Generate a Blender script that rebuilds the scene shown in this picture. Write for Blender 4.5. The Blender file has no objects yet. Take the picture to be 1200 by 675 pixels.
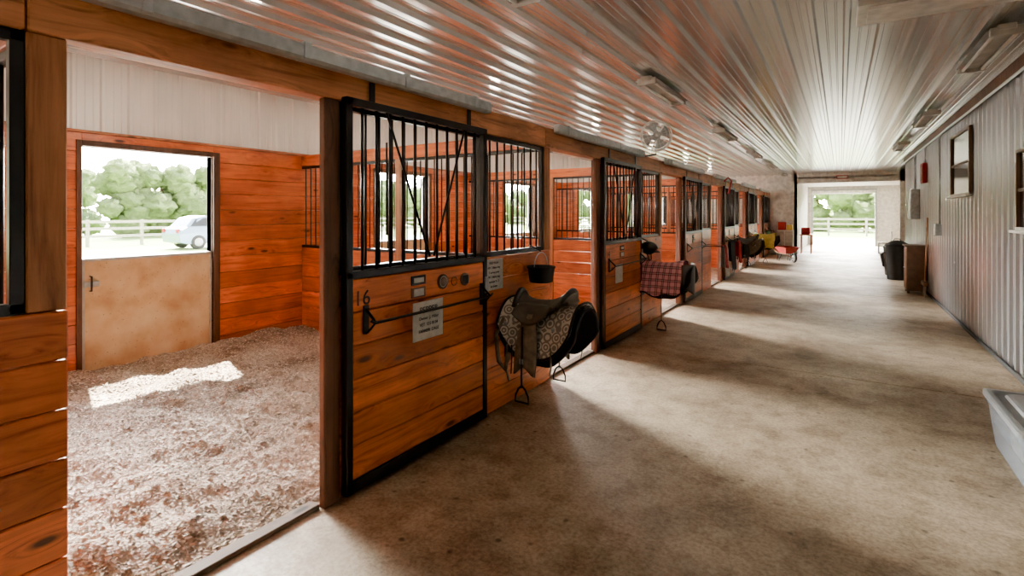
import bpy, bmesh, math, random
from mathutils import Vector, Matrix, noise, Euler
random.seed(7)
scene = bpy.context.scene
COL = scene.collection

# ------------------------------------------------------------------ materials
def newmat(name):
    m = bpy.data.materials.new(name); m.use_nodes = True
    nt = m.node_tree
    b = nt.nodes["Principled BSDF"]
    return m, nt, b
def N(nt, t, **kw):
    n = nt.nodes.new(t)
    for k, v in kw.items(): setattr(n, k, v)
    return n
def ramp(nt, stops):
    r = N(nt, 'ShaderNodeValToRGB')
    e = r.color_ramp.elements
    while len(e) < len(stops): e.new(0.5)
    for i, (p, c) in enumerate(stops):
        e[i].position = p; e[i].color = (c[0], c[1], c[2], 1)
    return r
def mixc(nt, fac, a, b, mode='MIX'):
    m = N(nt, 'ShaderNodeMix', data_type='RGBA', blend_type=mode)
    L = nt.links
    for sock, val in ((m.inputs[0], fac), (m.inputs[6], a), (m.inputs[7], b)):
        if hasattr(val, 'links'): L.new(val, sock)
        elif isinstance(val, (int, float)): sock.default_value = val
        else: sock.default_value = (val[0], val[1], val[2], 1)
    return m.outputs[2]
def mth(nt, op, a, b=None, c=None):
    m = N(nt, 'ShaderNodeMath', operation=op)
    for i, v in enumerate((a, b, c)):
        if v is None: continue
        if hasattr(v, 'links'): nt.links.new(v, m.inputs[i])
        else: m.inputs[i].default_value = v
    return m.outputs[0]
def simple(name, c, rough=0.6, metal=0.0, var=0.25, scale=8.0, bump=0.0, spec=0.5, trans=0.0):
    m, nt, b = newmat(name)
    tc = N(nt, 'ShaderNodeTexCoord')
    no = N(nt, 'ShaderNodeTexNoise'); no.inputs['Scale'].default_value = scale; no.inputs['Detail'].default_value = 4
    nt.links.new(tc.outputs['Object'], no.inputs['Vector'])
    r = ramp(nt, [(0.3, [x*(1-var) for x in c]), (0.7, [min(1, x*(1+var*0.6)) for x in c])])
    nt.links.new(no.outputs['Fac'], r.inputs[0]); nt.links.new(r.outputs[0], b.inputs['Base Color'])
    b.inputs['Roughness'].default_value = rough; b.inputs['Metallic'].default_value = metal
    b.inputs['Specular IOR Level'].default_value = spec
    b.inputs['Transmission Weight'].default_value = trans
    if bump:
        bp = N(nt, 'ShaderNodeBump'); bp.inputs['Strength'].default_value = bump; bp.inputs['Distance'].default_value = 0.01
        nt.links.new(no.outputs['Fac'], bp.inputs['Height']); nt.links.new(bp.outputs[0], b.inputs['Normal'])
    return m
def wood(name, axis, light, dark, rough=0.34, knots=True):
    m, nt, b = newmat(name); L = nt.links
    g = N(nt, 'ShaderNodeNewGeometry')
    off = mth(nt, 'MULTIPLY', g.outputs['Random Per Island'], 37.0)
    cv = N(nt, 'ShaderNodeCombineXYZ')
    for i in range(3): L.new(off, cv.inputs[i])
    va = N(nt, 'ShaderNodeVectorMath', operation='ADD'); L.new(g.outputs['Position'], va.inputs[0]); L.new(cv.outputs[0], va.inputs[1])
    mp = N(nt, 'ShaderNodeMapping'); s = [16, 16, 16]; s[axis] = 0.9; mp.inputs['Scale'].default_value = s
    L.new(va.outputs[0], mp.inputs['Vector'])
    mp2 = N(nt, 'ShaderNodeMapping'); s = [7.5, 7.5, 7.5]; s[axis] = 2.6; mp2.inputs['Scale'].default_value = s
    L.new(va.outputs[0], mp2.inputs['Vector'])
    vo = N(nt, 'ShaderNodeTexVoronoi'); vo.inputs['Scale'].default_value = 0.85; L.new(mp2.outputs[0], vo.inputs['Vector'])
    kd = mth(nt, 'SMOOTH_MIN', vo.outputs['Distance'], 0.45, 0.2)
    wob = N(nt, 'ShaderNodeVectorMath', operation='SCALE'); 
    cc = N(nt, 'ShaderNodeCombineXYZ')
    for i in range(3): L.new(kd, cc.inputs[i])
    L.new(cc.outputs[0], wob.inputs[0]); wob.inputs['Scale'].default_value = 2.5
    va2 = N(nt, 'ShaderNodeVectorMath', operation='ADD'); L.new(mp.outputs[0], va2.inputs[0]); L.new(wob.outputs[0], va2.inputs[1])
    n1 = N(nt, 'ShaderNodeTexNoise'); n1.inputs['Scale'].default_value = 1.6; n1.inputs['Detail'].default_value = 6; n1.inputs['Roughness'].default_value = 0.62; n1.inputs['Distortion'].default_value = 0.6
    L.new(va2.outputs[0], n1.inputs['Vector'])
    mid = [(a*0.62+c*0.38) for a, c in zip(light, dark)]
    r = ramp(nt, [(0.30, dark), (0.45, mid), (0.62, light)])
    L.new(n1.outputs['Fac'], r.inputs[0])
    tone = mth(nt, 'MULTIPLY_ADD', g.outputs['Random Per Island'], 0.55, 0.60)
    tn = N(nt, 'ShaderNodeCombineXYZ')
    for i in range(3): L.new(tone, tn.inputs[i])
    c1 = mixc(nt, 1.0, r.outputs[0], tn.outputs[0], 'MULTIPLY')
    n2 = N(nt, 'ShaderNodeTexNoise'); n2.inputs['Scale'].default_value = 1.9; n2.inputs['Detail'].default_value = 6
    L.new(g.outputs['Position'], n2.inputs['Vector'])
    gr = ramp(nt, [(0.36, (0.42, 0.36, 0.33)), (0.58, (1, 1, 1))]); L.new(n2.outputs['Fac'], gr.inputs[0])
    c2 = mixc(nt, 0.65, c1, gr.outputs[0], 'MULTIPLY')
    if knots:
        kr = ramp(nt, [(0.07, (1, 1, 1)), (0.14, (0, 0, 0))]); L.new(vo.outputs['Distance'], kr.inputs[0])
        c2 = mixc(nt, kr.outputs[0], c2, [x*0.18 for x in dark])
    L.new(c2, b.inputs['Base Color']); b.inputs['Roughness'].default_value = rough
    bp = N(nt, 'ShaderNodeBump'); bp.inputs['Strength'].default_value = 0.25; bp.inputs['Distance'].default_value = 0.004
    L.new(n1.outputs['Fac'], bp.inputs['Height']); L.new(bp.outputs[0], b.inputs['Normal'])
    return m

OL, OD = (0.85, 0.235, 0.038), (0.34, 0.066, 0.010)
M = {}
M['woodY'] = wood('pine_board_y', 1, OL, OD)
M['woodX'] = wood('pine_board_x', 0, OL, OD)
M['beamY'] = wood('beam_wood_y', 1, (0.58, 0.24, 0.085), (0.20, 0.075, 0.026), 0.55)
M['postZ'] = wood('post_wood', 2, (0.46, 0.20, 0.078), (0.16, 0.062, 0.024), 0.55)
M['darkZ'] = wood('dark_post_wood', 2, (0.16, 0.08, 0.045), (0.06, 0.033, 0.02), 0.6, False)
M['sill'] = wood('sill_wood', 1, (0.22, 0.16, 0.11), (0.09, 0.06, 0.04), 0.8)
M['black'] = simple('black_painted_steel', (0.012, 0.012, 0.014), 0.35, 0.3)
M['blackleather'] = simple('black_leather', (0.022, 0.019, 0.017), 0.4, 0, 0.4, 20, 0.3)
M['oliveleather'] = simple('worn_olive_leather', (0.075, 0.065, 0.05), 0.5, 0, 0.35, 14, 0.3)
M['brownleather'] = simple('brown_leather', (0.22, 0.18, 0.13), 0.5, 0, 0.4, 20, 0.3)
M['galv'] = simple('galvanized_steel', (0.46, 0.49, 0.50), 0.42, 0.4, 0.25, 15)
M['white'] = simple('white_paint', (0.78, 0.76, 0.71), 0.45)
M['offwhite'] = simple('aged_white_plastic', (0.50, 0.48, 0.43), 0.4)
M['paper'] = simple('paper_sign', (0.62, 0.60, 0.54), 0.7, 0, 0.15, 30)
M['ink'] = simple('sign_ink', (0.03, 0.03, 0.03), 0.6)
M['brass'] = simple('plaque_brown', (0.20, 0.11, 0.06), 0.5)
M['red'] = simple('red_paint', (0.38, 0.025, 0.02), 0.4)
M['redcloth'] = simple('red_cloth', (0.40, 0.04, 0.05), 0.9, 0, 0.4, 20, 0.4)
M['whitecloth'] = simple('white_cloth', (0.65, 0.62, 0.58), 0.9, 0, 0.3, 20, 0.4)
M['yellow'] = simple('yellow_blanket', (0.80, 0.66, 0.12), 0.9, 0, 0.2, 12, 0.4)
M['blackcloth'] = simple('black_cloth', (0.02, 0.02, 0.025), 0.9, 0, 0.4, 20, 0.4)
M['greencloth'] = simple('green_cloth', (0.10, 0.22, 0.08), 0.9, 0, 0.4, 20, 0.4)
M['rubber'] = simple('black_rubber', (0.02, 0.02, 0.02), 0.7)
M['glassdark'] = simple('dark_window_glass', (0.02, 0.022, 0.025), 0.12, 0, 0.2)
M['tote'] = simple('cloudy_plastic', (0.55, 0.63, 0.72), 0.25, 0, 0.1, 5, trans=0.6)
M['totelid'] = simple('grey_plastic_lid', (0.26, 0.28, 0.29), 0.35, 0, 0.2, 5)
M['carpaint'] = simple('car_paint_silver_blue', (0.25, 0.35, 0.48), 0.25, 0.3, 0.05)
M['bark'] = simple('bark', (0.12, 0.08, 0.05), 0.9)
M['fence'] = simple('fence_board', (0.42, 0.39, 0.35), 0.8)
M['cabinet'] = simple('brown_cabinet', (0.14, 0.085, 0.05), 0.5)

def dutchmat():
    m, nt, b = newmat('weathered_plywood'); L = nt.links
    g = N(nt, 'ShaderNodeNewGeometry')
    n = N(nt, 'ShaderNodeTexNoise'); n.inputs['Scale'].default_value = 3.5; n.inputs['Detail'].default_value = 8
    L.new(g.outputs['Position'], n.inputs['Vector'])
    r = ramp(nt, [(0.3, (0.48, 0.27, 0.11)), (0.5, (0.66, 0.45, 0.23)), (0.72, (0.78, 0.60, 0.36))])
    L.new(n.outputs['Fac'], r.inputs[0])
    v = N(nt, 'ShaderNodeTexVoronoi'); v.inputs['Scale'].default_value = 22; L.new(g.outputs['Position'], v.inputs['Vector'])
    kr = ramp(nt, [(0.06, (0.4, 0.4, 0.4)), (0.16, (1, 1, 1))]); L.new(v.outputs['Distance'], kr.inputs[0])
    L.new(mixc(nt, 0.8, r.outputs[0], kr.outputs[0], 'MULTIPLY'), b.inputs['Base Color'])
    b.inputs['Roughness'].default_value = 0.6
    return m
M['dutch'] = dutchmat()

def metalpanel(name, c, rough, metal, stretch, lo=0.62):
    m, nt, b = newmat(name); L = nt.links
    g = N(nt, 'ShaderNodeNewGeometry')
    mp = N(nt, 'ShaderNodeMapping'); mp.inputs['Scale'].default_value = stretch; L.new(g.outputs['Position'], mp.inputs[0])
    n = N(nt, 'ShaderNodeTexNoise'); n.inputs['Scale'].default_value = 1.0; n.inputs['Detail'].default_value = 3
    L.new(mp.outputs[0], n.inputs['Vector'])
    r = ramp(nt, [(0.3, [x*lo for x in c]), (0.6, c)]); L.new(n.outputs['Fac'], r.inputs[0])
    L.new(r.outputs[0], b.inputs['Base Color'])
    b.inputs['Roughness'].default_value = rough
    b.inputs['Metallic'].default_value = metal
    return m
M['ceil'] = metalpanel('ribbed_ceiling_steel', (0.84, 0.87, 0.87), 0.19, 0.72, (1.2, 0.3, 1), .88)
M['wallR'] = metalpanel('ribbed_wall_steel', (0.54, 0.57, 0.60), 0.26, 0.55, (1, 2.0, 0.5), .75)
M['wallup'] = metalpanel('ribbed_upper_wall_steel', (0.90, 0.88, 0.83), 0.4, 0.1, (1, 2.5, 0.6), .85)

def concrete():
    m, nt, b = newmat('stained_concrete'); L = nt.links
    g = N(nt, 'ShaderNodeNewGeometry'); P = g.outputs['Position']
    def nz(s, d=8, r=0.6, dist=0.0):
        n = N(nt, 'ShaderNodeTexNoise'); n.inputs['Scale'].default_value = s; n.inputs['Detail'].default_value = d
        n.inputs['Roughness'].default_value = r; n.inputs['Distortion'].default_value = dist
        L.new(P, n.inputs['Vector']); return n.outputs['Fac']
    a = nz(0.8, 12, 0.70, 0.2)
    r = ramp(nt, [(0.34, (0.20, 0.145, 0.09)), (0.48, (0.42, 0.335, 0.23)), (0.62, (0.58, 0.48, 0.345))]); L.new(a, r.inputs[0])
    f = nz(4.5, 10, 0.8)
    r2 = ramp(nt, [(0.38, (0.48, 0.44, 0.38)), (0.52, (1, 1, 1))]); L.new(f, r2.inputs[0])
    c = mixc(nt, 0.7, r.outputs[0], r2.outputs[0], 'MULTIPLY')
    v = N(nt, 'ShaderNodeTexVoronoi'); v.inputs['Scale'].default_value = 6; L.new(P, v.inputs['Vector'])
    sp = ramp(nt, [(0.05, (0.15, 0.13, 0.11)), (0.12, (1, 1, 1))]); L.new(v.outputs['Distance'], sp.inputs[0])
    c = mixc(nt, 0.7, c, sp.outputs[0], 'MULTIPLY')
    f2 = nz(45, 4, 0.7)
    r3 = ramp(nt, [(0.36, (0.6, 0.58, 0.55)), (0.58, (1, 1, 1))]); L.new(f2, r3.inputs[0])
    c = mixc(nt, 0.9, c, r3.outputs[0], 'MULTIPLY')
    L.new(c, b.inputs['Base Color'])
    L.new(mth(nt, 'MULTIPLY_ADD', a, -0.5, 0.80), b.inputs['Roughness'])
    bp = N(nt, 'ShaderNodeBump'); bp.inputs['Strength'].default_value = 0.25; bp.inputs['Distance'].default_value = 0.005
    L.new(f2, bp.inputs['Height']); L.new(bp.outputs[0], b.inputs['Normal'])
    return m
M['concrete'] = concrete()

def shavings():
    m, nt, b = newmat('wood_shavings'); L = nt.links
    g = N(nt, 'ShaderNodeNewGeometry'); P = g.outputs['Position']
    v = N(nt, 'ShaderNodeTexVoronoi'); v.inputs['Scale'].default_value = 60; L.new(P, v.inputs['Vector'])
    n = N(nt, 'ShaderNodeTexNoise'); n.inputs['Scale'].default_value = 2.2; n.inputs['Detail'].default_value = 7; L.new(P, n.inputs['Vector'])
    r = ramp(nt, [(0.34, (0.28, 0.215, 0.155)), (0.5, (0.50, 0.41, 0.32)), (0.7, (0.66, 0.56, 0.45))]); L.new(n.outputs['Fac'], r.inputs[0])
    vr = N(nt, 'ShaderNodeSeparateColor'); L.new(v.outputs['Color'], vr.inputs[0])
    t = ramp(nt, [(0.0, (0.5, 0.48, 0.46)), (0.6, (1, 1, 1)), (1.0, (1.2, 1.2, 1.15))]); L.new(vr.outputs[0], t.inputs[0])
    L.new(mixc(nt, 0.9, r.outputs[0], t.outputs[0], 'MULTIPLY'), b.inputs['Base Color'])
    b.inputs['Roughness'].default_value = 0.95
    bp = N(nt, 'ShaderNodeBump'); bp.inputs['Strength'].default_value = 0.9; bp.inputs['Distance'].default_value = 0.014
    L.new(v.outputs['Distance'], bp.inputs['Height']); L.new(bp.outputs[0], b.inputs['Normal'])
    return m
M['shav'] = shavings()
def chipmat():
    m, nt, b = newmat('wood_chip'); L = nt.links
    g = N(nt, 'ShaderNodeNewGeometry')
    r = ramp(nt, [(0.0, (0.30, 0.23, 0.165)), (0.35, (0.52, 0.43, 0.335)), (1.0, (0.78, 0.68, 0.56))]); L.new(g.outputs['Random Per Island'], r.inputs[0])
    L.new(r.outputs[0], b.inputs['Base Color']); b.inputs['Roughness'].default_value = 0.9
    return m
M['chip'] = chipmat()

def padmat():
    m, nt, b = newmat('tooled_saddle_skirt'); L = nt.links
    tc = N(nt, 'ShaderNodeTexCoord')
    v = N(nt, 'ShaderNodeTexVoronoi'); v.inputs['Scale'].default_value = 13; v.inputs['Randomness'].default_value = 0.12
    L.new(tc.outputs['Object'], v.inputs['Vector'])
    s = mth(nt, 'SINE', mth(nt, 'MULTIPLY', v.outputs['Distance'], 22.0))
    r = ramp(nt, [(0.0, (0.30, 0.28, 0.24)), (0.4, (0.74, 0.70, 0.61))]); L.new(s, r.inputs[0])
    L.new(r.outputs[0], b.inputs['Base Color']); b.inputs['Roughness'].default_value = 0.5
    return m
M['tooled'] = padmat()
def plaid():
    m, nt, b = newmat('pink_plaid_fabric'); L = nt.links
    tc = N(nt, 'ShaderNodeTexCoord'); sx = N(nt, 'ShaderNodeSeparateXYZ'); L.new(tc.outputs['Object'], sx.inputs[0])
    def stripes(o, k, th):
        s = mth(nt, 'SINE', mth(nt, 'MULTIPLY', o, k)); return mth(nt, 'GREATER_THAN', s, th)
    a = stripes(sx.outputs[0], 75, 0.25); c = stripes(sx.outputs[2], 75, 0.25)
    a2 = stripes(sx.outputs[0], 75, 0.97); c2 = stripes(sx.outputs[2], 75, 0.97)
    s = mth(nt, 'MULTIPLY', mth(nt, 'ADD', a, c), 0.5)
    r = ramp(nt, [(0.0, (0.74, 0.40, 0.42)), (0.5, (0.42, 0.15, 0.18)), (1.0, (0.08, 0.04, 0.045))]); L.new(s, r.inputs[0])
    col = mixc(nt, mth(nt, 'MULTIPLY', mth(nt, 'MAXIMUM', a2, c2), 0.6), r.outputs[0], (0.75, 0.6, 0.58))
    L.new(col, b.inputs['Base Color']); b.inputs['Roughness'].default_value = 0.9
    return m
M['plaid'] = plaid()
def foliage():
    m, nt, b = newmat('leaf_foliage'); L = nt.links
    g = N(nt, 'ShaderNodeNewGeometry')
    n = N(nt, 'ShaderNodeTexNoise'); n.inputs['Scale'].default_value = 1.6; n.inputs['Detail'].default_value = 10; n.inputs['Roughness'].default_value = 0.8
    L.new(g.outputs['Position'], n.inputs['Vector'])
    r = ramp(nt, [(0.3, (0.16, 0.24, 0.08)), (0.5, (0.29, 0.40, 0.16)), (0.7, (0.46, 0.56, 0.30))]); L.new(n.outputs['Fac'], r.inputs[0])
    L.new(r.outputs[0], b.inputs['Base Color']); b.inputs['Roughness'].default_value = 0.9
    bp = N(nt, 'ShaderNodeBump'); bp.inputs['Strength'].default_value = 1; bp.inputs['Distance'].default_value = 0.5
    L.new(n.outputs['Fac'], bp.inputs['Height']); L.new(bp.outputs[0], b.inputs['Normal'])
    return m
M['leaf'] = foliage()
def groundmat():
    m, nt, b = newmat('grass_and_gravel'); L = nt.links
    g = N(nt, 'ShaderNodeNewGeometry'); sx = N(nt, 'ShaderNodeSeparateXYZ'); L.new(g.outputs['Position'], sx.inputs[0])
    n = N(nt, 'ShaderNodeTexNoise'); n.inputs['Scale'].default_value = 0.8; n.inputs['Detail'].default_value = 8
    L.new(g.outputs['Position'], n.inputs['Vector'])
    d = mth(nt, 'MAXIMUM', mth(nt, 'SUBTRACT', -25.0, sx.outputs[0]), mth(nt, 'SUBTRACT', sx.outputs[1], 43.0))
    d = mth(nt, 'ADD', d, mth(nt, 'MULTIPLY', n.outputs['Fac'], 2.0))
    f = mth(nt, 'GREATER_THAN', d, 1.0)
    gr = ramp(nt, [(0.3, (0.12, 0.20, 0.045)), (0.7, (0.25, 0.35, 0.11))]); L.new(n.outputs['Fac'], gr.inputs[0])
    gv = ramp(nt, [(0.3, (0.42, 0.40, 0.36)), (0.7, (0.56, 0.53, 0.48))]); L.new(n.outputs['Fac'], gv.inputs[0])
    L.new(mixc(nt, f, gv.outputs[0], gr.outputs[0]), b.inputs['Base Color']); b.inputs['Roughness'].default_value = 0.95
    return m
M['ground'] = groundmat()

# ------------------------------------------------------------------ mesh builder
class MB:
    def __init__(s): s.v = []; s.f = []; s.m = []; s.sm = []; s.mats = []; s.X = None
    def mi(s, k):
        if k not in s.mats: s.mats.append(k)
        return s.mats.index(k)
    def add(s, vs, fs, k, smooth=False):
        o = len(s.v); i = s.mi(k)
        if s.X is not None: vs = [s.X @ Vector(p) for p in vs]
        s.v += [tuple(p) for p in vs]
        for f in fs: s.f.append(tuple(o+j for j in f)); s.m.append(i); s.sm.append(smooth)
    def box(s, x0, x1, y0, y1, z0, z1, k, b=0.0):
        if b <= 0:
            vs = [(x, y, z) for x in (x0, x1) for y in (y0, y1) for z in (z0, z1)]
            s.add(vs, [(0, 1, 3, 2), (4, 6, 7, 5), (0, 4, 5, 1), (2, 3, 7, 6), (0, 2, 6, 4), (1, 5, 7, 3)], k); return
        bm = bmesh.new(); bmesh.ops.create_cube(bm, size=1)
        for v in bm.verts: v.co = Vector(((x0+x1)/2+v.co.x*(x1-x0), (y0+y1)/2+v.co.y*(y1-y0), (z0+z1)/2+v.co.z*(z1-z0)))
        b = min(b, abs(x1-x0)*.45, abs(y1-y0)*.45, abs(z1-z0)*.45)
        bmesh.ops.bevel(bm, geom=bm.edges[:], offset=b, segments=1, affect='EDGES')
        bm.verts.index_update()
        s.add([v.co.copy() for v in bm.verts], [tuple(v.index for v in f.verts) for f in bm.faces], k); bm.free()
    def tube(s, pts, r, k, seg=8, closed=False, cap=True, flat=1.0):
        pts = [Vector(p) for p in pts]; n = len(pts); vs = []; fs = []
        rs = r if isinstance(r, (list, tuple)) else [r]*n
        up = None
        for i, p in enumerate(pts):
            a = pts[(i-1) % n] if (closed or i > 0) else p
            c = pts[(i+1) % n] if (closed or i < n-1) else p
            d = (c-a).normalized()
            if up is None:
                up = Vector((0, 0, 1)) if abs(d.z) < .9 else Vector((1, 0, 0))
            u = (up - d*up.dot(d)).normalized(); up = u; w = d.cross(u)
            for j in range(seg):
                t = 2*math.pi*j/seg
                vs.append(p + u*math.cos(t)*rs[i]*flat + w*math.sin(t)*rs[i])
        m = n if closed else n-1
        for i in range(m):
            for j in range(seg):
                a = i*seg+j; b2 = i*seg+(j+1) % seg; c = ((i+1) % n)*seg+(j+1) % seg; d = ((i+1) % n)*seg+j
                fs.append((a, b2, c, d))
        if not closed and cap:
            fs.append(tuple(range(seg-1, -1, -1))); fs.append(tuple((n-1)*seg+j for j in range(seg)))
        s.add(vs, fs, k, True)
    def cyl(s, p0, p1, r, k, seg=12, r2=None): s.tube([p0, p1], [r, r if r2 is None else r2], k, seg)
    def ring(s, c, ax, R, r, k, n=32, seg=6):
        c = Vector(c); ax = Vector(ax).normalized()
        u = ax.orthogonal().normalized(); w = ax.cross(u)
        s.tube([c+u*math.cos(2*math.pi*i/n)*R+w*math.sin(2*math.pi*i/n)*R for i in range(n)], r, k, seg, closed=True)
    def ball(s, c, r, k, nu=16, nv=10, fn=None):
        if not isinstance(r, (tuple, list)): r = (r, r, r)
        vs = []; fs = []
        for i in range(nv+1):
            for j in range(nu):
                th = math.pi*i/nv; ph = 2*math.pi*j/nu
                d = Vector((math.sin(th)*math.cos(ph), math.sin(th)*math.sin(ph), math.cos(th)))
                q = 1.0 if fn is None else fn(d)
                vs.append((c[0]+d.x*r[0]*q, c[1]+d.y*r[1]*q, c[2]+d.z*r[2]*q))
        for i in range(nv):
            for j in range(nu):
                fs.append((i*nu+j, (i+1)*nu+j, (i+1)*nu+(j+1) % nu, i*nu+(j+1) % nu))
        s.add(vs, fs, k, True)
    def grid(s, nu, nv, fn, k, th=0.0, smooth=True):
        P = [[Vector(fn(i/nu, j/nv)) for j in range(nv+1)] for i in range(nu+1)]
        W = nv+1
        vs = [P[i][j] for i in range(nu+1) for j in range(nv+1)]
        fs = [(i*W+j, (i+1)*W+j, (i+1)*W+j+1, i*W+j+1) for i in range(nu) for j in range(nv)]
        if th:
            nb = []
            for i in range(nu+1):
                for j in range(nv+1):
                    du = P[min(i+1, nu)][j]-P[max(i-1, 0)][j]; dv = P[i][min(j+1, nv)]-P[i][max(j-1, 0)]
                    nn = du.cross(dv)
                    nn = nn.normalized() if nn.length > 1e-9 else Vector((0, 0, 1))
                    nb.append(P[i][j]-nn*th)
            o = len(vs); vs += nb
            fs += [(o+i*W+j, o+i*W+j+1, o+(i+1)*W+j+1, o+(i+1)*W+j) for i in range(nu) for j in range(nv)]
            for i in range(nu):
                fs.append((i*W, o+i*W, o+(i+1)*W, (i+1)*W)); fs.append((i*W+nv, (i+1)*W+nv, o+(i+1)*W+nv, o+i*W+nv))
            for j in range(nv):
                fs.append((j, j+1, o+j+1, o+j)); fs.append((nu*W+j, o+nu*W+j, o+nu*W+j+1, nu*W+j+1))
        s.add(vs, fs, k, smooth)
    def lathe(s, prof, c, k, n=24, smooth=True):
        vs = []; fs = []
        for (r, z) in prof:
            for j in range(n):
                t = 2*math.pi*j/n; vs.append((c[0]+r*math.cos(t), c[1]+r*math.sin(t), c[2]+z))
        for i in range(len(prof)-1):
            for j in range(n): fs.append((i*n+j, i*n+(j+1) % n, (i+1)*n+(j+1) % n, (i+1)*n+j))
        s.add(vs, fs, k, smooth)
    def build(s, name, origin=(0, 0, 0), bevel=0):
        me = bpy.data.meshes.new(name)
        o = Vector(origin)
        me.from_pydata([tuple(Vector(p)-o) for p in s.v], [], s.f)
        for k in s.mats: me.materials.append(M[k])
        me.polygons.foreach_set('material_index', s.m); me.polygons.foreach_set('use_smooth', s.sm)
        me.update()
        bm = bmesh.new(); bm.from_mesh(me); bmesh.ops.recalc_face_normals(bm, faces=bm.faces[:]); bm.to_mesh(me); bm.free()
        ob = bpy.data.objects.new(name, me); ob.location = o; COL.objects.link(ob)
        if bevel:
            b = ob.modifiers.new('bevel', 'BEVEL'); b.width = bevel; b.segments = 2; b.limit_method = 'ANGLE'
        return ob
def text(parent, body, loc, size, mat='ink', name='lettering'):
    c = bpy.data.curves.new(name, 'FONT'); c.body = body; c.size = size; c.extrude = 0.0008; c.align_x = 'CENTER'; c.align_y = 'CENTER'
    c.materials.append(M[mat])
    o = bpy.data.objects.new(name, c); COL.objects.link(o); o.parent = parent
    o.location = Vector(loc)-parent.location; o.rotation_euler = (math.pi/2, 0, math.pi/2)
    return o

# ------------------------------------------------------------------ dimensions
PER = 3.62; K0, K1 = -2, 5
def Y0(k): return 0.68+PER*k
YN = Y0(K0)-0.04; YE = 22.4; YFAR = 30.0
XB = -6.0; XR = 1.46; CH = 3.08; XR2 = 2.35

def rib_profile(a, b, h, pitch=0.2286, m=.18):
    out = [(a, 0)]; s = a
    while s < b:
        for o, q in ((.055, 0), (.060, m), (.068, m), (.073, 0), (.118, 0), (.123, m), (.131, m), (.136, 0), (.172, 0), (.186, 1), (.212, 1), (.226, 0)):
            if s+o < b: out.append((s+o, q*h))
        s += pitch
    out.append((b, 0)); return out

# ceiling
mb = MB()
pr = rib_profile(XB-0.1, XR2+0.1, 0.038, .2286, .12)
vs = []; fs = []
for (x, h) in pr: vs += [(x, YN-.1, CH-h), (x, YE+.05, CH-h)]
for i in range(len(pr)-1): fs.append((2*i, 2*i+1, 2*i+3, 2*i+2))
mb.add(vs, fs, 'ceil')
mb.box(XB-.7, XR2+.3, YN-.2, YFAR+.6, CH+.03, CH+.12, 'ceil')
mb.box(-1.6, XR2+.1, YE, YFAR+.1, 2.90, 2.95, 'white')
mb.build('ceiling')

# floor
mb = MB()
js = [YN-.1, 2.3-3.6, 5.88, 12.0, 18.0, YE, YFAR+.1]
for a, b in zip(js[:-1], js[1:]):
    mb.box(-2.44, XR2+.1, a+.007, b-.007, -.15, 0, 'concrete', 0.006)
mb.box(XB-.1, -2.44, YN-.1, YE+.1, -.15, -0.01, 'concrete')
mb.box(-2.44, XR2, YN, YFAR, -.16, -.012, 'rubber')
mb.build('floor')

# left exterior wall
mb = MB()
DW = 1.2
def dy(k): return 1.886+PER*k
edges = [YN]
for k in range(K0, K1+1): edges += [dy(k), dy(k)+DW]
edges.append(YE+.1)
BH = 2.34/13
for i in range(0, len(edges), 2):
    a, b = edges[i], edges[i+1]
    for j in range(13):
        mb.box(XB-.04, XB, a+.0, b-.0, j*BH+.002, (j+1)*BH-.002, 'woodY', 0.004)
    mb.box(XB-.14, XB-.045, a, b, -.1, CH+.03, 'galv')
for k in range(K0, K1+1):
    a, b = dy(k), dy(k)+DW
    mb.box(XB-.04, XB, a, b, 2.225, 2.34, 'woodY', .004)
    mb.box(XB-.14, XB-.045, a, b, 2.225, CH+.03, 'galv')
    mb.box(XB-.14, XB+.015, a-.045, a, 0, 2.27, 'darkZ', .003)
    mb.box(XB-.14, XB+.015, b, b+.07, 0, 2.27, 'darkZ', .003)
    mb.box(XB-.14, XB+.015, a, b, 2.215, 2.27, 'darkZ', .003)
mb.box(XB-.04, XB+.02, YN, YE, 2.34, 2.365, 'beamY')
pr = rib_profile(YN, YE+.1, 0.02)
vs = []; fs = []
for (y, h) in pr: vs += [(XB-.02+h, y, 2.36), (XB-.02+h, y, CH)]
for i in range(len(pr)-1): fs.append((2*i, 2*i+1, 2*i+3, 2*i+2))
mb.add(vs, fs, 'wallup')
mb.build('wall_left')
for n, k in enumerate(range(K0, K1+1)):
    a, b = dy(k), dy(k)+DW
    mb = MB()
    mb.box(XB-.075, XB-.03, a+.01, b-.01, .03, 1.14, 'dutch', .004)
    for (p, q, r_, s_) in ((a+.005, b-.005, 1.12, 1.15), (a+.005, a+.03, .03, 1.14), (b-.03, b-.005, .03, 1.14), (a+.005, b-.005, .02, .045)):
        mb.box(XB-.085, XB-.02, p, q, r_, s_, 'offwhite', .003)
    mb.tube([(XB-.02, a+.07, .98), (XB+.02, a+.07, .98), (XB+.02, a+.07, .84), (XB-.02, a+.07, .84)], .008, 'black', 6)
    mb.box(XB-.03, XB-.005, a+.02, a+.14, .88, .93, 'galv', .003)
    mb.box(XB-.22, XB-.18, b+.05, b+1.2, 1.2, 2.2, 'white', .004)
    for z in (1.3, 2.1): mb.cyl((XB-.17, b+.03, z-.04), (XB-.17, b+.03, z+.04), .012, 'black')
    mb.build('door_%d' % (n+1), (XB, a, 0))

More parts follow.
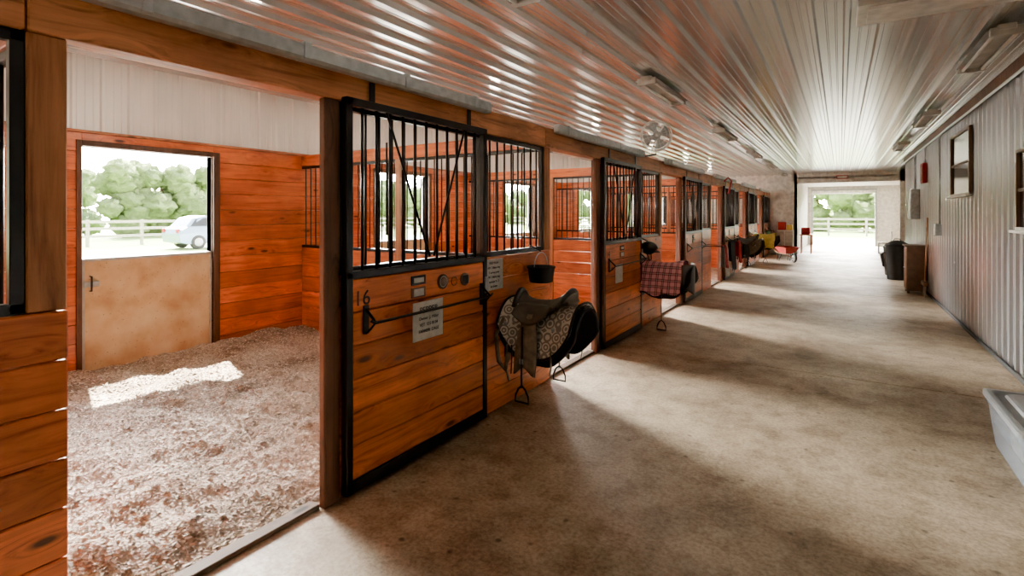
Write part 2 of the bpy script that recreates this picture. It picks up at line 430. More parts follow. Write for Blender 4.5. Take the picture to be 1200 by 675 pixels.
# right wall
mb = MB()
pr = rib_profile(YN, 17.0, 0.026)
vs = []; fs = []
for (y, h) in pr: vs += [(XR-h, y, .0), (XR-h, y, CH)]
for i in range(len(pr)-1): fs.append((2*i, 2*i+1, 2*i+3, 2*i+2))
mb.add(vs, fs, 'wallR')
mb.box(XR+.003, XR+.1, YN, 17.0, -.1, CH+.03, 'galv')
mb.box(XR-.0, XR2+.1, 17.0, 17.1, -.05, CH+.03, 'white')
mb.box(XR2, XR2+.1, 17.0, YFAR, -.1, CH+.03, 'white')
mb.build('wall_right')
mb = MB(); mb.box(XR-.045, XR-.027, YN, 17.0, 0.0, .05, 'rubber', .003); mb.build('baseboard_right')
mb = MB(); mb.box(XR-.06, XR-.027, YN, 17.0, 2.90, 3.03, 'darkZ', .003)
mb.cyl((XR-.10, YN+.1, 2.86), (XR-.10, 16.9, 2.86), .014, 'galv')
mb.build('trim_1')

mb = MB()
mb.box(XB-.1, -1.40, YE, YE+.12, -.05, CH+.03, 'white')
mb.box(-1.40, XR2+.1, YE, YE+.12, 2.72, CH+.03, 'white')
mb.box(-1.50, -1.40, YE, YFAR, -.05, CH+.03, 'white')
mb.box(1.75, XR2+.1, YE, YE+.12, -.05, CH, 'white')
mb.build('wall_cross')
mb = MB()
FR = 1.40
mb.box(-1.5, -1.18, YFAR, YFAR+.12, -.05, CH+.03, 'white')
mb.box(FR, XR2+.1, YFAR, YFAR+.12, -.05, CH+.03, 'white')
mb.box(-1.18, FR, YFAR, YFAR+.12, 2.70, CH+.03, 'white')
mb.build('wall_far')
mb = MB()
mb.box(-1.24, -1.16, YFAR-.04, YFAR, 0, 2.76, 'galv', .004)
mb.box(FR-.02, FR+.06, YFAR-.04, YFAR, 0, 2.76, 'galv', .004)
mb.box(-1.24, FR+.06, YFAR-.05, YFAR, 2.64, 2.76, 'galv', .004)
mb.cyl((-1.2, YFAR-.14, 2.62), (FR+.02, YFAR-.14, 2.62), .08, 'white', 16)
mb.build('door_frame_far')
mb = MB()
mb.box(XB-.1, XR+.1, YN-.12, YN, -.05, CH+.03, 'white')
mb.build('wall_near')
mb = MB()
for s in (0, 1):
    x_ = -1.9+s*1.55
    mb.box(x_, x_+1.5, YN+.01, YN+.05, .03, 2.5, 'cabinet', .005)
    for z in (.05, 1.2, 2.4): mb.box(x_, x_+1.5, YN+.05, YN+.07, z, z+.1, 'white', .003)
    mb.cyl((x_+(1.4 if s == 0 else .1), YN+.09, 1.0), (x_+(1.4 if s == 0 else .1), YN+.09, 1.2), .012, 'galv')
mb.build('door_near', (0, YN, 0))

# ------------------------------------------------------------------ stall fronts
for k in range(K0, K1+1):
    y0 = Y0(k); a = y0+1.19; b = y0+PER
    mb = MB()
    nb = 7; bh = 1.235/nb
    for j in range(nb):
        mb.box(-2.372, -2.334, a-.005, b+.015, j*bh+.002, (j+1)*bh-.002, 'woodY', .005)
    mb.box(-2.39, -2.325, b-.10, b+.01, 1.24, 2.2, 'postZ', .005)
    mb.box(-2.425, -2.375, b-.10, b-.0, 0, 1.24, 'postZ', .005)
    mb.box(-2.36, -2.315, y0+1.085, a, 0.0, 2.2, 'darkZ', .006)
    mb.box(-2.43, -2.36, a, a+.09, 0.0, 2.2, 'darkZ', .006)
    g0, g1 = a, b-.10
    for (p, q, r_, s_) in ((g0, g1, 1.236, 1.276), (g0, g1, 2.16, 2.2), (g0, g0+.04, 1.24, 2.2), (g1-.04, g1, 1.24, 2.2), (y0+2.51, y0+2.55, 1.24, 2.2)):
        mb.box(-2.375, -2.335, p, q, r_, s_, 'black', .003)
    nbar = int((g1-g0)/.105)
    for i in range(1, nbar):
        y = g0+(g1-g0)*i/nbar
        mb.cyl((-2.355, y, 1.25), (-2.355, y, 2.18), .008, 'black', 8)
    mb.box(-2.42, -2.345, y0, y0+1.08, 0.0, .025, 'sill', .004)
    mb.build('stall_front', (-2.35, y0, 0))
    # sliding door
    mb = MB(); c = a+1.32
    for (p, q, r_, s_) in ((a, a+.045, .03, 2.22), (c-.045, c, .03, 2.22), (a, c, 2.175, 2.22), (a, c, 1.215, 1.258), (a, c, .03, .10)):
        mb.box(-2.308, -2.262, p, q, r_, s_, 'black', .004)
    nb = 6; z0 = .10; bh = (1.215-z0)/nb
    for j in range(nb):
        mb.box(-2.303, -2.268, a+.045, c-.045, z0+j*bh+.002, z0+(j+1)*bh-.002, 'woodY', .006)
    for i in range(1, 12):
        y = a+.02+(1.28)*i/12
        mb.cyl((-2.285, y, 1.24), (-2.285, y, 2.19), .009, 'black', 8)
    mb.cyl((-2.272, a+.30, 2.18), (-2.272, a+.68, 1.30), .008, 'black', 8)
    mb.cyl((-2.272, a+1.05, 2.18), (-2.272, a+.72, 1.30), .008, 'black', 8)
    mb.cyl((-2.272, a+.30, 2.0), (-2.272, a+.30, 1.45), .006, 'black', 8)
    for y in (a+.2, c-.2):
        mb.box(-2.29, -2.28, y-.02, y+.02, 2.2, 2.335, 'black', .002)
    ba, bb = a+.13, a+1.24
    for y in (ba, bb):
        mb.box(-2.262, -2.252, y-.02, y+.02, .90, 1.06, 'black', .002)
        mb.tube([(-2.258, y, 1.04), (-2.20, y, .99), (-2.18, y, .97)], .008, 'black', 6)
        mb.tube([(-2.258, y, .90), (-2.22, y, .93), (-2.18, y, .97)], .006, 'black', 6)
    mb.tube([(-2.18, ba-.03, .985), (-2.18, ba, .97), (-2.18, bb, .97), (-2.18, bb+.03, .985)], .0085, 'black', 8)
    mb.box(-2.262, -2.25, c-.04, c-.0, .98, 1.1, 'galv', .002)
    X = -2.268
    mb.box(X, X+.008, a+.50, a+.63, 1.125, 1.185, 'ink', .002)
    mb.box(X+.008, X+.010, a+.52, a+.61, 1.14, 1.17, 'paper')
    mb.box(X, X+.008, a+.50, a+.63, 1.045, 1.11, 'brass', .002)
    mb.box(X, X+.0095, a+.52, a+.61, 1.055, 1.10, 'paper')
    if k == 0:
        mb.box(X+.07, X+.076, a+.44, a+.72, .79, 1.03, 'paper', .002)
        mb.box(X+.0765, X+.0775, a+.455, a+.705, .805, 1.015, 'paper')
        mb.cyl((X, a+.80, 1.12), (X+.012, a+.80, 1.12), .05, 'brass', 24)
        mb.ring((X+.012, a+.80, 1.12), (1, 0, 0), .035, .003, 'offwhite')
        mb.cyl((X, a+1.04, 1.11), (X+.012, a+1.04, 1.11), .045, 'brass', 24)
        mb.box(X+.012, X+.016, a+1.01, a+1.07, 1.08, 1.14, 'ink', .001)
        mb.ring((X+.008, a+.92, 1.11), (1, 0, 0), .03, .003, 'brass')
    elif k != 2:
        mb.box(X, X+.006, a+.35, a+.58, .74, .96, 'paper', .002)
    d = mb.build('sliding_stall_door', (-2.28, a, 0))
    if k == 0:
        text(d, 'PEPPER', (X+.079, a+.58, .975), .055)
        text(d, 'Owner  J. Miller', (X+.079, a+.58, .925), .028)
        text(d, 'VET  555 0134', (X+.079, a+.58, .885), .028)
        text(d, 'FARRIER  DALE', (X+.079, a+.58, .845), .028)
        text(d, '16', (X+.003, a+.11, 1.10), .12)
    else:
        text(d, str(16-2*k), (X+.003, a+.11, 1.10), .12)
    mb = MB()
    mb.box(-2.30, -2.225, y0+.02, y0+2.53, 2.34, 2.425, 'galv', .014)
    for i in range(4):
        y = y0+.2+i*.7
        mb.box(-2.308, -2.218, y, y+.04, 2.345, 2.432, 'galv', .004)
    mb.build('sliding_door_track', (-2.27, y0, 2.36))
    # partition
    mb = MB(); yc = b-.055
    nb = 6; bh = 1.13/nb
    for j in range(nb):
        mb.box(XB+.0, -2.43, yc-.02, yc+.02, j*bh+.002, (j+1)*bh-.002, 'woodX', .004)
    mb.box(XB, -2.43, yc-.035, yc+.035, 2.2, 2.34, 'woodX', .004)
    mb.box(XB, -2.43, yc-.02, yc+.02, 1.13, 1.165, 'black', .003)
    mb.box(XB, -2.43, yc-.02, yc+.02, 2.165, 2.2, 'black', .003)
    n = 34
    for i in range(n+1):
        x = XB+.06+(-2.5-XB-.06)*i/n
        mb.cyl((x, yc, 1.14), (x, yc, 2.19), .008, 'black', 8)
    mb.box(-4.27, -4.17, yc-.04, yc+.04, 0, 2.2, 'postZ', .004)
    mb.build('stall_partition', (-4.2, yc, 0))
    # bedding
    mb = MB()
    ya, yb_ = b-PER-.03, b-.08
    res = (170, 170) if k == 0 else (36, 36)
    xa, xb = XB+.005, -2.425
    def hh(x, y):
        e = min(1, (xb-x)/.35)
        v = .055+.08*noise.fractal(Vector((x*.9, y*.9, k*7.1)), 1, 2, 4)
        v += .045*noise.noise(Vector((x*3.2, y*3.2, 3)))+.022*noise.noise(Vector((x*9, y*9, 5)))
        v += .012*math.sin((x*.6+y)*6+2*noise.noise(Vector((x, y, 9))))
        v += .06*max(0, 1-(x-xa)/.6)
        return max(.006, v*e+.004)
    mb.grid(res[0], res[1], lambda u, w: (xa+(xb-xa)*u, ya+(yb_-ya)*w, hh(xa+(xb-xa)*u, ya+(yb_-ya)*w)+(.008*random.random() if k == 0 else 0)), 'shav')
    if k == 0:
        vs = []; fs = []
        for i in range(20000):
            x = random.uniform(xa+.02, xb-.005); y = random.uniform(ya+.02, yb_-.02)
            z = hh(x, y)+.009
            s1 = random.uniform(.005, .014); s2 = random.uniform(.003, .008)
            R = Euler((random.uniform(-.6, .6), random.uniform(-.6, .6), random.uniform(0, 6.28))).to_matrix()
            o = len(vs)
            for q in ((-s1, -s2, 0), (s1, -s2, .002), (s1, s2, 0), (-s1, s2, .003)):
                vs.append(Vector((x, y, z))+R @ Vector(q))
            fs.append((o, o+1, o+2, o+3))
        mb.add(vs, fs, 'chip')
    mb.build('bedding_shavings', (-4.2, (ya+yb_)/2, 0))
    mb = MB(); lc = (-4.2, y0+1.8, 2.72)
    mb.cyl((lc[0], lc[1], lc[2]+.13), (lc[0], lc[1], CH-.04), .012, 'galv', 8)
    mb.lathe([(0, .14), (.05, .13), (.07, .09), (.16, .04), (.17, .03), (.165, .028), (.06, .08), (0, .085)], lc, 'offwhite', 24)
    mb.build('added_stall_lamp', lc)  # lamp added above each stall to house its fill light, hidden behind header

# header beam
mb = MB()
for k in range(K0, K1+1):
    y0 = Y0(k)
    mb.box(-2.43, -2.312, y0-.1, y0+PER-.105, 2.2, 2.385, 'beamY', .006)
mb.build('header_beam', (-2.37, 0, 2.3))

# ------------------------------------------------------------------ tack
def stirrup(mb, c):
    c = Vector(c)
    mb.tube([c+Vector((0, 0, .075)), c+Vector((.03, 0, .05)), c+Vector((.055, 0, 0)), c+Vector((.058, 0, -.05)), c+Vector((-.058, 0, -.05)), c+Vector((-.055, 0, 0)), c+Vector((-.03, 0, .05))], .008, 'black', 6, closed=True)
def saddle(name, y, tooled=True, z=.86, x0=-2.33, blanket=None):
    mb = MB(); mb.X = Matrix.Translation((x0, y, z))
    for s in (-.06, .06):
        mb.tube([(0.0, s, -.10), (.58, s, -.10), (.60, s, -.07)], .010, 'black', 8)
        mb.tube([(0.0, s, -.36), (.42, s, -.10)], .008, 'black', 8)
    mb.tube([(.60, -.06, -.07), (.60, .06, -.07)], .010, 'black', 8)
    mb.box(-.002, .008, -.09, .09, -.40, -.06, 'black', .002)
    def arch(x, s, w, drop, p=1.7):
        yy = w*math.copysign(abs(s)**.62, s); zz = -drop*abs(s)**p
        return x, yy, zz
    def fpad(u, w):
        s = 2*w-1; x = .015+.69*u
        d = .40*(1-(abs(u-.5)*2)**3*.55)
        x2, yy, zz = arch(x, s, .235, d)
        return (x2, yy, zz+.015+.03*(2*u-1)**2+.006*math.sin(u*20+s*3))
    if not blanket:
        mb.grid(28, 32, fpad, 'blackcloth', .016)
        def fsk(u, w):
            s = 2*w-1; x = .03+.64*u
            d = .37*(1-(abs(u-.5)*2)**3*.5)
            x2, yy, zz = arch(x, s, .255, d)
            return (x2, yy, zz+.04+.05*(2*u-1)**2)
        mb.grid(28, 32, fsk, 'tooled' if tooled else 'brownleather', .012)
        for sg in (0.0, 1.0):
            mb.tube([Vector(fsk(i/24, sg)) for i in range(25)], .010, 'blackleather', 6)
        for su in (0.0, 1.0):
            mb.tube([Vector(fsk(su, i/24)) for i in range(25)], .010, 'blackleather', 6)
        def fseat(u, w):
            s = 2*w-1; x = .10+.44*u
            wd = .09+.10*math.sin(min(1, u*1.15)*math.pi/2)**2
            zz = .085+.10*max(0, (u-.45)/.55)**2+.07*max(0, (.35-u)/.35)**2 - .10*abs(s)**2.0
            return (x+.03*(1-abs(s))*u, wd*s, zz)
        mb.grid(20, 16, fseat, 'oliveleather', .03)
        mb.tube([(.52+.055*(1-abs(t)**2), .19*t, .175-.13*abs(t)**2.0) for t in [i/8-1 for i in range(17)]], [.012+.014*(1-abs(i/8-1)) for i in range(17)], 'blackleather', 8)
        mb.tube([(.11, .12*t, .15-.13*abs(t)**1.8) for t in [i/6-1 for i in range(13)]], .022, 'blackleather', 8)
        for sg in (-1, 1):
            def fj(u, w, sg=sg):
                x = .18+.30*u; q = w*(1-.5*(2*u-1)**2)
                return (x, sg*(.10+.175*w**.6), .06-.13*q**1.3)
            mb.grid(12, 10, fj, 'oliveleather', .008)
            def ffl(u, w, sg=sg):
                hw = .045+.05*math.sin(min(1, w*1.15)*math.pi*.62)
                x = .33-.02*w+(2*u-1)*hw; zz = .0-.42*w+.03*math.cos(math.pi*(2*u-1))*w
                return (x, sg*(.215+.075*w**.45+.008*math.sin(u*math.pi)), zz)
            mb.grid(12, 18, ffl, 'brownleather' if tooled else 'blackleather', .010)
            for su in (0, 1): mb.tube([Vector(ffl(su, i/18)) for i in range(19)], .005, 'blackleather', 6)
            mb.tube([(.30, sg*.302, -.08), (.30, sg*.310, -.42), (.30, sg*.308, -.54)], .014, 'blackleather', 6, flat=.35)
            mb.box(.282, .318, min(sg*.312, sg*.318), max(sg*.312, sg*.318), -.36, -.32, 'galv', .003)
            stirrup(mb, (.30, sg*.308, -.60))
            mb.tube([(.14, sg*.262, -.24), (.13, sg*.275, -.40), (.16, sg*.27, -.52)], .014, 'brownleather', 6, flat=.35)
            mb.tube([(.18, sg*.262, -.24), (.19, sg*.275, -.36), (.18, sg*.27, -.46)], .010, 'blackleather', 6, flat=.35)
            mb.tube([(.52, sg*.262, -.22), (.53, sg*.272, -.36), (.52, sg*.27, -.42)], .012, 'brownleather', 6, flat=.35)
            for xx in (.12, .54):
                mb.ball((xx, sg*.262, -.08), (.016, .008, .016), 'galv', 10, 6)
        mb.tube([(.06, -.20, -.05), (.04, -.275, -.18), (.07, -.28, -.38), (.13, -.28, -.44), (.16, -.275, -.30)], .022, 'brownleather', 8, flat=.5)
    else:
        mb.grid(24, 30, fpad, 'blackcloth', .016)
        def fbl(u, w):
            s = 2*w-1; x = .0+.60*u
            x2, yy, zz = arch(x, s, .285, .44*(1-.10*math.sin(u*7)**2), 1.5)
            return (x2+.012*math.sin(s*9), yy+.014*math.sin(u*16)*abs(s), zz+.075+.05*(2*u-1)**2)
        mb.grid(30, 34, fbl, blanket, .010)
        mb.tube([fbl(i/30, 0.0) for i in range(31)], .010, 'blackcloth' if blanket == 'plaid' else blanket, 6)
        if blanket == 'plaid':
            def ffl(u, w):
                return (.60+.10*math.sin(u*math.pi), .24*(2*u-1), .07-.42*w*(1-.3*abs(2*u-1)))
            mb.grid(10, 10, ffl, 'blackleather', .01)
        mb.tube([(.36, -.30, -.25), (.36, -.30, -.66)], .014, 'blackleather', 6, flat=.35)
        stirrup(mb, (.36, -.30, -.73))
    mb.X = None
    return mb.build(name, (x0, y, z))
saddle('saddle', 3.62, True, .80)
saddle('blanketed_saddle', 7.0, True, .84, blanket='plaid')
saddle('blanketed_saddle', 17.55, True, .86, x0=-2.28, blanket='yellow')
saddle('saddle', 14.3, False, .86)

def helmet(y, z, x=-2.2):
    mb = MB()
    mb.ball((x, y, z), (.125, .10, .10), 'blackleather', 20, 12, lambda d: 1.0 if d.z > -.25 else .82)
    mb.grid(8, 8, lambda u, w: (x+.10+.06*math.sin(u*math.pi)*w, y+(.09*(2*u-1)), z-.03-.015*w), 'blackleather', .005)
    mb.tube([(x, y-.09, z-.05), (x+.02, y-.05, z-.15), (x+.02, y+.05, z-.15), (x, y+.09, z-.05)], .006, 'blackcloth', 6)
    mb.tube([(-2.334, y, z+.13), (-2.28, y, z+.13), (x, y, z+.09)], .006, 'black', 6)
    mb.build('riding_helmet', (x, y, z))
helmet(6.9, 1.10)
mb = MB(); bc = (-2.205, 3.92, .98)
mb.lathe([(0, 0), (.095, 0), (.102, .01), (.118, .12), (.125, .125), (.125, .14), (.113, .14), (.096, .02), (0, .02)], bc, 'rubber', 28)
mb.tube([(bc[0]+.0, bc[1]+.12*math.cos(t), bc[2]+.13+.13*math.sin(t)) for t in [math.pi*i/12 for i in range(13)]], .004, 'galv', 6)
mb.tube([(-2.334, bc[1], 1.30), (-2.25, bc[1], 1.27), (-2.205, bc[1], 1.245)], .006, 'black', 6)
mb.build('feed_bucket', bc)
mb = MB(); mb.box(-2.333, -2.326, 3.24, 3.50, .97, 1.215, 'paper', .002); nt_ = mb.build('notice_card', (-2.33, 3.37, 1.09))
for i in range(6): text(nt_, ['FEED PLAN', 'AM  2 flakes hay', '1 scoop grain', 'PM  2 flakes hay', 'turnout 9 - 3', 'no treats'][i], (-2.325, 3.37, 1.185-i*.037), .026)
mb = MB(); mb.box(-2.333, -2.326, 6.86, 7.04, .98, 1.2, 'paper', .002); mb.build('notice_card', (-2.33, 6.95, 1.09))

mb = MB()
mb.box(-2.333, -2.32, .36, .42, .50, .78, 'black', .003)
mb.tube([(-2.325, .39, .74), (-2.25, .42, .76), (-2.20, .46, .73), (-2.19, .475, .66), (-2.22, .45, .56), (-2.27, .42, .5)], .012, 'black', 8)
mb.build('bridle_hook', (-2.3, .39, .6))

def cloth(name, y, w, ztop, zbot, mat, x=-2.2, second=None):
    mb = MB()
    mb.tube([(-2.33, y-w/2-.05, ztop), (x, y-w/2-.05, ztop), (x, y+w/2+.05, ztop), (-2.33, y+w/2+.05, ztop)], .008, 'black', 6)
    def f(u, v):
        a = 2*v-1; yy = y-w/2+w*u
        dz = (ztop-zbot)*(1 if a > 0 else .7)
        return (x+math.copysign(min(1, abs(a)*8), a)*.022+.018*math.sin(u*15+a)*abs(a)+.03*max(0, a), yy+.01*math.sin(a*6), ztop+.012-dz*max(0, abs(a)-.04)+.02*math.sin(u*7)*abs(a))
    mb.grid(24, 28, f, mat, .006)
    if second:
        def f2(u, v):
            p = Vector(f(.05+.5*u, v)); a = 2*v-1
            return (p.x+math.copysign(.014, a), p.y, p.z+.006+(.15*abs(a)))
        mb.grid(14, 24, f2, second, .006)
    mb.build(name, (x, y, ztop))
cloth('hanging_towel', 10.9, .42, .93, .30, 'whitecloth', -1.95, 'redcloth')
cloth('stable_blanket', 12.6, .6, .95, .25, 'blackcloth', -2.10)
cloth('hanging_towel', 13.5, .35, .9, .35, 'redcloth', -2.10)
cloth('stable_blanket', 16.3, .5, .9, .25, 'blackcloth', -2.15)
cloth('stable_blanket', 19.8, .9, .95, .30, 'greencloth', -2.12)
cloth('hanging_towel', 20.9, .4, .95, .45, 'whitecloth', -2.08, 'redcloth')

# fan
mb = MB(); fc = Vector((-2.16, 7.1, 2.66)); ax = Vector((.45, -.89, 0)).normalized()
u_ = Vector((0, 0, 1)); w_ = ax.cross(u_)
for off, rr in ((-.06, .20), (.06, .20), (0, .215)): mb.ring(fc+ax*off, ax, rr, .006, 'white', 36)
for rr in (.06, .13):
    for off in (-.07, .07): mb.ring(fc+ax*off*(1.15-rr), ax, rr, .0025, 'white', 28, 4)
for i in range(20):
    t = 2*math.pi*i/20; d = u_*math.cos(t)+w_*math.sin(t)
    mb.tube([fc+ax*.085, fc+ax*.08+d*.08, fc+ax*.06+d*.2, fc+d*.215, fc-ax*.06+d*.2, fc-ax*.085+d*.06], .0025, 'white', 4)
mb.cyl(fc-ax*.13, fc+ax*.03, .055, 'galv', 16)
for i in range(4):
    t = 2*math.pi*i/4+.4
    def bl(p, q, t=t):
        r = .05+.13*p; a = t+(q-.5)*1.1*(.6+.4*p)
        return fc+u_*math.cos(a)*r+w_*math.sin(a)*r+ax*(.03*(q-.5))
    mb.grid(6, 6, bl, 'galv', .003)
mb.tube([fc-ax*.06-u_*.2, fc-u_*.26, Vector((-2.34, 7.12, 2.385))], .012, 'black', 8)
mb.build('barn_fan', fc)
mb = MB()
mb.tube([(-2.21, 12.3, 2.30), (-2.12, 12.3, 2.38), (-2.05, 12.3, 2.30), (-2.09, 12.3, 2.12), (-2.12, 12.32, 2.02)], .02, 'redcloth', 6)
mb.build('red_lead_rope', (-2.2, 12.3, 2.3))

for x in (-1.74, 1.08):
    for yy in (-2.1, 1.62, 5.36, 9.2, 12.9, 16.6, 20.2):
        if x > 0 and yy > 16: continue
        mb = MB()
        mb.box(x-.055, x+.055, yy, yy+1.3, CH-.09, CH-.039, 'offwhite', .008)
        for s in (-.07, .07):
            mb.cyl((x+s, yy+.05, CH-.105), (x+s, yy+1.25, CH-.105), .014, 'white', 10)
        mb.grid(2, 6, lambda u, w: (x-.12+.24*w, yy+.01+1.28*u, CH-.06-.025*abs(2*w-1)), 'galv', .003, False)
        for q in (yy+.03, yy+1.27): mb.box(x-.10, x+.10, q-.02, q+.02, CH-.125, CH-.06, 'offwhite', .004)
        mb.build('fluorescent_light_fixture', (x, yy+.65, CH-.05))
mb = MB()
mb.box(.10, XR-.07, 4.25, 4.72, CH-.08, CH-.039, 'offwhite', .006)
mb.box(.16, XR-.12, 4.31, 4.66, CH-.095, CH-.075, 'white', .004)
mb.build('attic_hatch', (.7, 4.5, CH-.05))

def window(name, ya, yb, za, zb):
    mb = MB(); x = XR-.027
    mb.box(x-.005, x+.01, ya, yb, za, zb, 'glassdark')
    f = .03
    for (p, q, r_, s_) in ((ya-f, ya, za-f, zb+f), (yb, yb+f, za-f, zb+f), (ya-f, yb+f, zb, zb+f)):
        mb.box(x-.03, x+.01, p, q, r_, s_, 'cabinet', .004)
    mb.box(x-.035, x+.01, ya-f, yb+f, za-f, za, 'white', .004)
    mb.box(x-.02, x+.01, ya, yb, (za+zb)/2-.015, (za+zb)/2+.015, 'cabinet', .003)
    mb.box(x-.07, x, ya-f-.04, yb+f+.04, za-f-.025, za-f, 'white', .004)
    mb.build(name, (x, (ya+yb)/2, za))
window('window_1', 8.85, 10.15, 1.86, 2.70)
window('window_2', 5.5, 6.68, 1.45, 2.15)
mb = MB(); mb.box(XR-.10, XR-.027, 12.9, 13.25, 2.18, 2.58, 'red', .01); mb.box(XR-.104, XR-.1, 12.94, 13.21, 2.23, 2.53, 'brass')
mb.cyl((XR-.04, 13.07, 2.58), (XR-.04, 13.07, 2.9), .01, 'galv'); mb.build('fire_alarm_box', (XR-.05, 13.07, 2.4))
mb = MB()
mb.box(XR-.11, XR-.027, 11.2, 11.35, 1.2, 1.4, 'galv', .006)
mb.cyl((XR-.04, 11.27, 1.4), (XR-.04, 11.27, 2.85), .011, 'galv')
mb.box(XR-.115, XR-.105, 11.24, 11.31, 1.27, 1.34, 'white', .002)
mb.build('electrical_outlet_box', (XR-.05, 11.27, 1.3))
mb = MB()
mb.box(XR-.18, XR-.027, 14.0, 14.55, 1.45, 2.1, 'galv', .01); mb.box(XR-.19, XR-.18, 14.03, 14.52, 1.48, 2.07, 'galv', .004)
mb.cyl((XR-.08, 14.27, 2.1), (XR-.08, 14.27, 2.88), .02, 'galv')
mb.build('electrical_panel', (XR-.1, 14.27, 1.8))
mb = MB()
mb.tube([(XR-.08, 12.35, 1.5), (XR-.12, 12.35, .28)], .014, 'postZ', 8)
mb.box(XR-.16, XR-.08, 12.18, 12.52, .22, .30, 'cabinet', .01)
for i in range(12): mb.tube([(XR-.12, 12.2+i*.028, .22), (XR-.13, 12.19+i*.03, .01)], .008, 'brownleather', 5)
mb.build('push_broom', (XR-.1, 12.35, 0))
mb = MB()
mb.box(1.10, 1.41, 12.75, 13.2, .05, .92, 'cabinet', .008); mb.box(1.07, 1.415, 12.72, 13.23, .92, .95, 'cabinet', .005)
mb.box(1.09, 1.102, 12.78, 12.965, .09, .88, 'postZ', .003); mb.box(1.09, 1.102, 12.985, 13.17, .09, .88, 'postZ', .003)
for y in (12.94, 13.0): mb.ball((1.08, y, .5), .014, 'galv', 8, 6)
for x in (1.13, 1.38):
    for y in (12.79, 13.16): mb.box(x-.02, x+.02, y-.02, y+.02, 0, .06, 'cabinet')
mb.build('storage_cabinet', (1.2, 13, 0))
def trashcan(x, y, r=.26, h=.8, mat='rubber', name='trash_can'):
    mb = MB()
    mb.lathe([(0, 0), (r*.82, 0), (r*.84, .02), (r, h), (r+.02, h), (r+.02, h+.03), (r*.98, h+.05), (r*.5, h+.12), (.0, h+.14)], (x, y, 0), mat, 28)
    for s in (-1, 1): mb.tube([(x+s*r, y-.07, h*.8), (x+s*(r+.05), y-.05, h*.78), (x+s*(r+.05), y+.05, h*.78), (x+s*r, y+.07, h*.8)], .012, mat, 6)
    mb.tube([(x-.07, y, h+.12), (x-.05, y, h+.17), (x+.05, y, h+.17), (x+.07, y, h+.12)], .01, mat, 6)
    mb.build(name, (x, y, 0))
trashcan(1.14, 15.3, .23)
trashcan(1.15, 16.4, .22, .7, 'galv')
mb = MB(); mb.lathe([(0, 0), (.2, 0), (.26, .38), (.28, .39), (.28, .42), (.24, .42), (.18, .03), (0, .03)], (1.25, 18.9, 0), 'rubber', 28); mb.build('muck_bucket', (1.25, 18.9, 0))
def chair(x, y, mat):
    mb = MB()
    mb.box(x-.22, x+.22, y-.22, y+.22, .42, .46, mat, .01)
    for sx in (-.2, .2):
        for sy in (-.2, .2): mb.cyl((x+sx, y+sy, 0), (x+sx, y+sy, .43 if sx < 0 else .9), .015, 'galv', 8)
    mb.box(x+.18, x+.21, y-.22, y+.22, .6, .9, mat, .01)
    mb.build('folding_chair', (x, y, 0))
chair(1.65, 21.4, 'redcloth'); chair(1.45, 24.5, 'cabinet')
mb = MB(); mb.box(-.12, .22, YE-.05, YE-.002, 2.84, 2.98, 'red', .006); mb.box(-.10, .20, YE-.054, YE-.05, 2.86, 2.96, 'paper'); mb.build('exit_sign', (.05, YE-.03, 2.9))
mb = MB()
mb.box(-2.05, -1.50, 21.85, 22.38, .0, .95, 'white', .01)
mb.box(-2.04, -1.79, 21.835, 21.85, .08, .9, 'offwhite', .004); mb.box(-1.77, -1.52, 21.835, 21.85, .08, .9, 'offwhite', .004)
mb.box(-2.0, -1.75, 21.9, 22.2, .95, 1.25, 'red', .01); mb.box(-1.72, -1.52, 21.92, 22.2, .95, 1.15, 'yellow', .01)
mb.build('tack_cabinet', (-1.8, 22.1, 0))
mb = MB()
for dx in (0, .33): 
    for dy_ in (0, .5): mb.box(-1.32+dx, -1.28+dx, 23.0+dy_, 23.04+dy_, 0, .72, 'postZ')
mb.box(-1.36, -.91, 22.95, 23.6, .72, .76, 'woodX', .005); mb.box(-1.3, -1.0, 23.05, 23.4, .76, 1.02, 'redcloth', .02)
mb.build('side_table', (-1.1, 23.2, 0))

# wheelbarrow
mb = MB(); mb.X = Matrix.Translation((-1.5, 19.1, 0)) @ Matrix.Rotation(math.radians(-60), 4, 'Z') @ Matrix.Scale(.8, 4)
def rect(z, x0, x1, w0, w1): return [(x0, -w0, z), (x1, -w1, z), (x1, w1, z), (x0, w0, z)]
lo = rect(.34, -.22, .30, .18, .16); hi = rect(.60, -.42, .52, .32, .28); lo2 = rect(.36, -.21, .29, .17, .15); hi2 = rect(.60, -.40, .50, .30, .26)
mb.add(lo+hi+lo2+hi2, [(0, 1, 2, 3), (0, 1, 5, 4), (1, 2, 6, 5), (2, 3, 7, 6), (3, 0, 4, 7), (8, 9, 10, 11), (8, 9, 13, 12), (9, 10, 14, 13), (10, 11, 15, 14), (11, 8, 12, 15), (4, 5, 13, 12), (5, 6, 14, 13), (6, 7, 15, 14), (7, 4, 12, 15)], 'red')
mb.tube([hi[0], hi[1], hi[2], hi[3]], .014, 'red', 6, closed=True)
for s in (-1, 1):
    mb.tube([(.62, s*.08, .20), (.30, s*.15, .32), (-.30, s*.24, .36), (-.85, s*.29, .60)], .018, 'postZ', 8)
    mb.tube([(-.25, s*.22, .35), (-.32, s*.22, .02), (-.18, s*.22, .02), (.0, s*.18, .33)], .012, 'black', 6)
mb.X = mb.X @ Matrix.Translation((.62, 0, .20))
mb.ring((0, 0, 0), (0, 1, 0), .155, .045, 'rubber', 24, 8)
mb.cyl((0, -.05, 0), (0, .05, 0), .09, 'offwhite', 16); mb.cyl((0, -.10, 0), (0, .10, 0), .012, 'black', 8)
mb.X = None; mb.build('wheelbarrow', (-1.5, 19.1, 0))

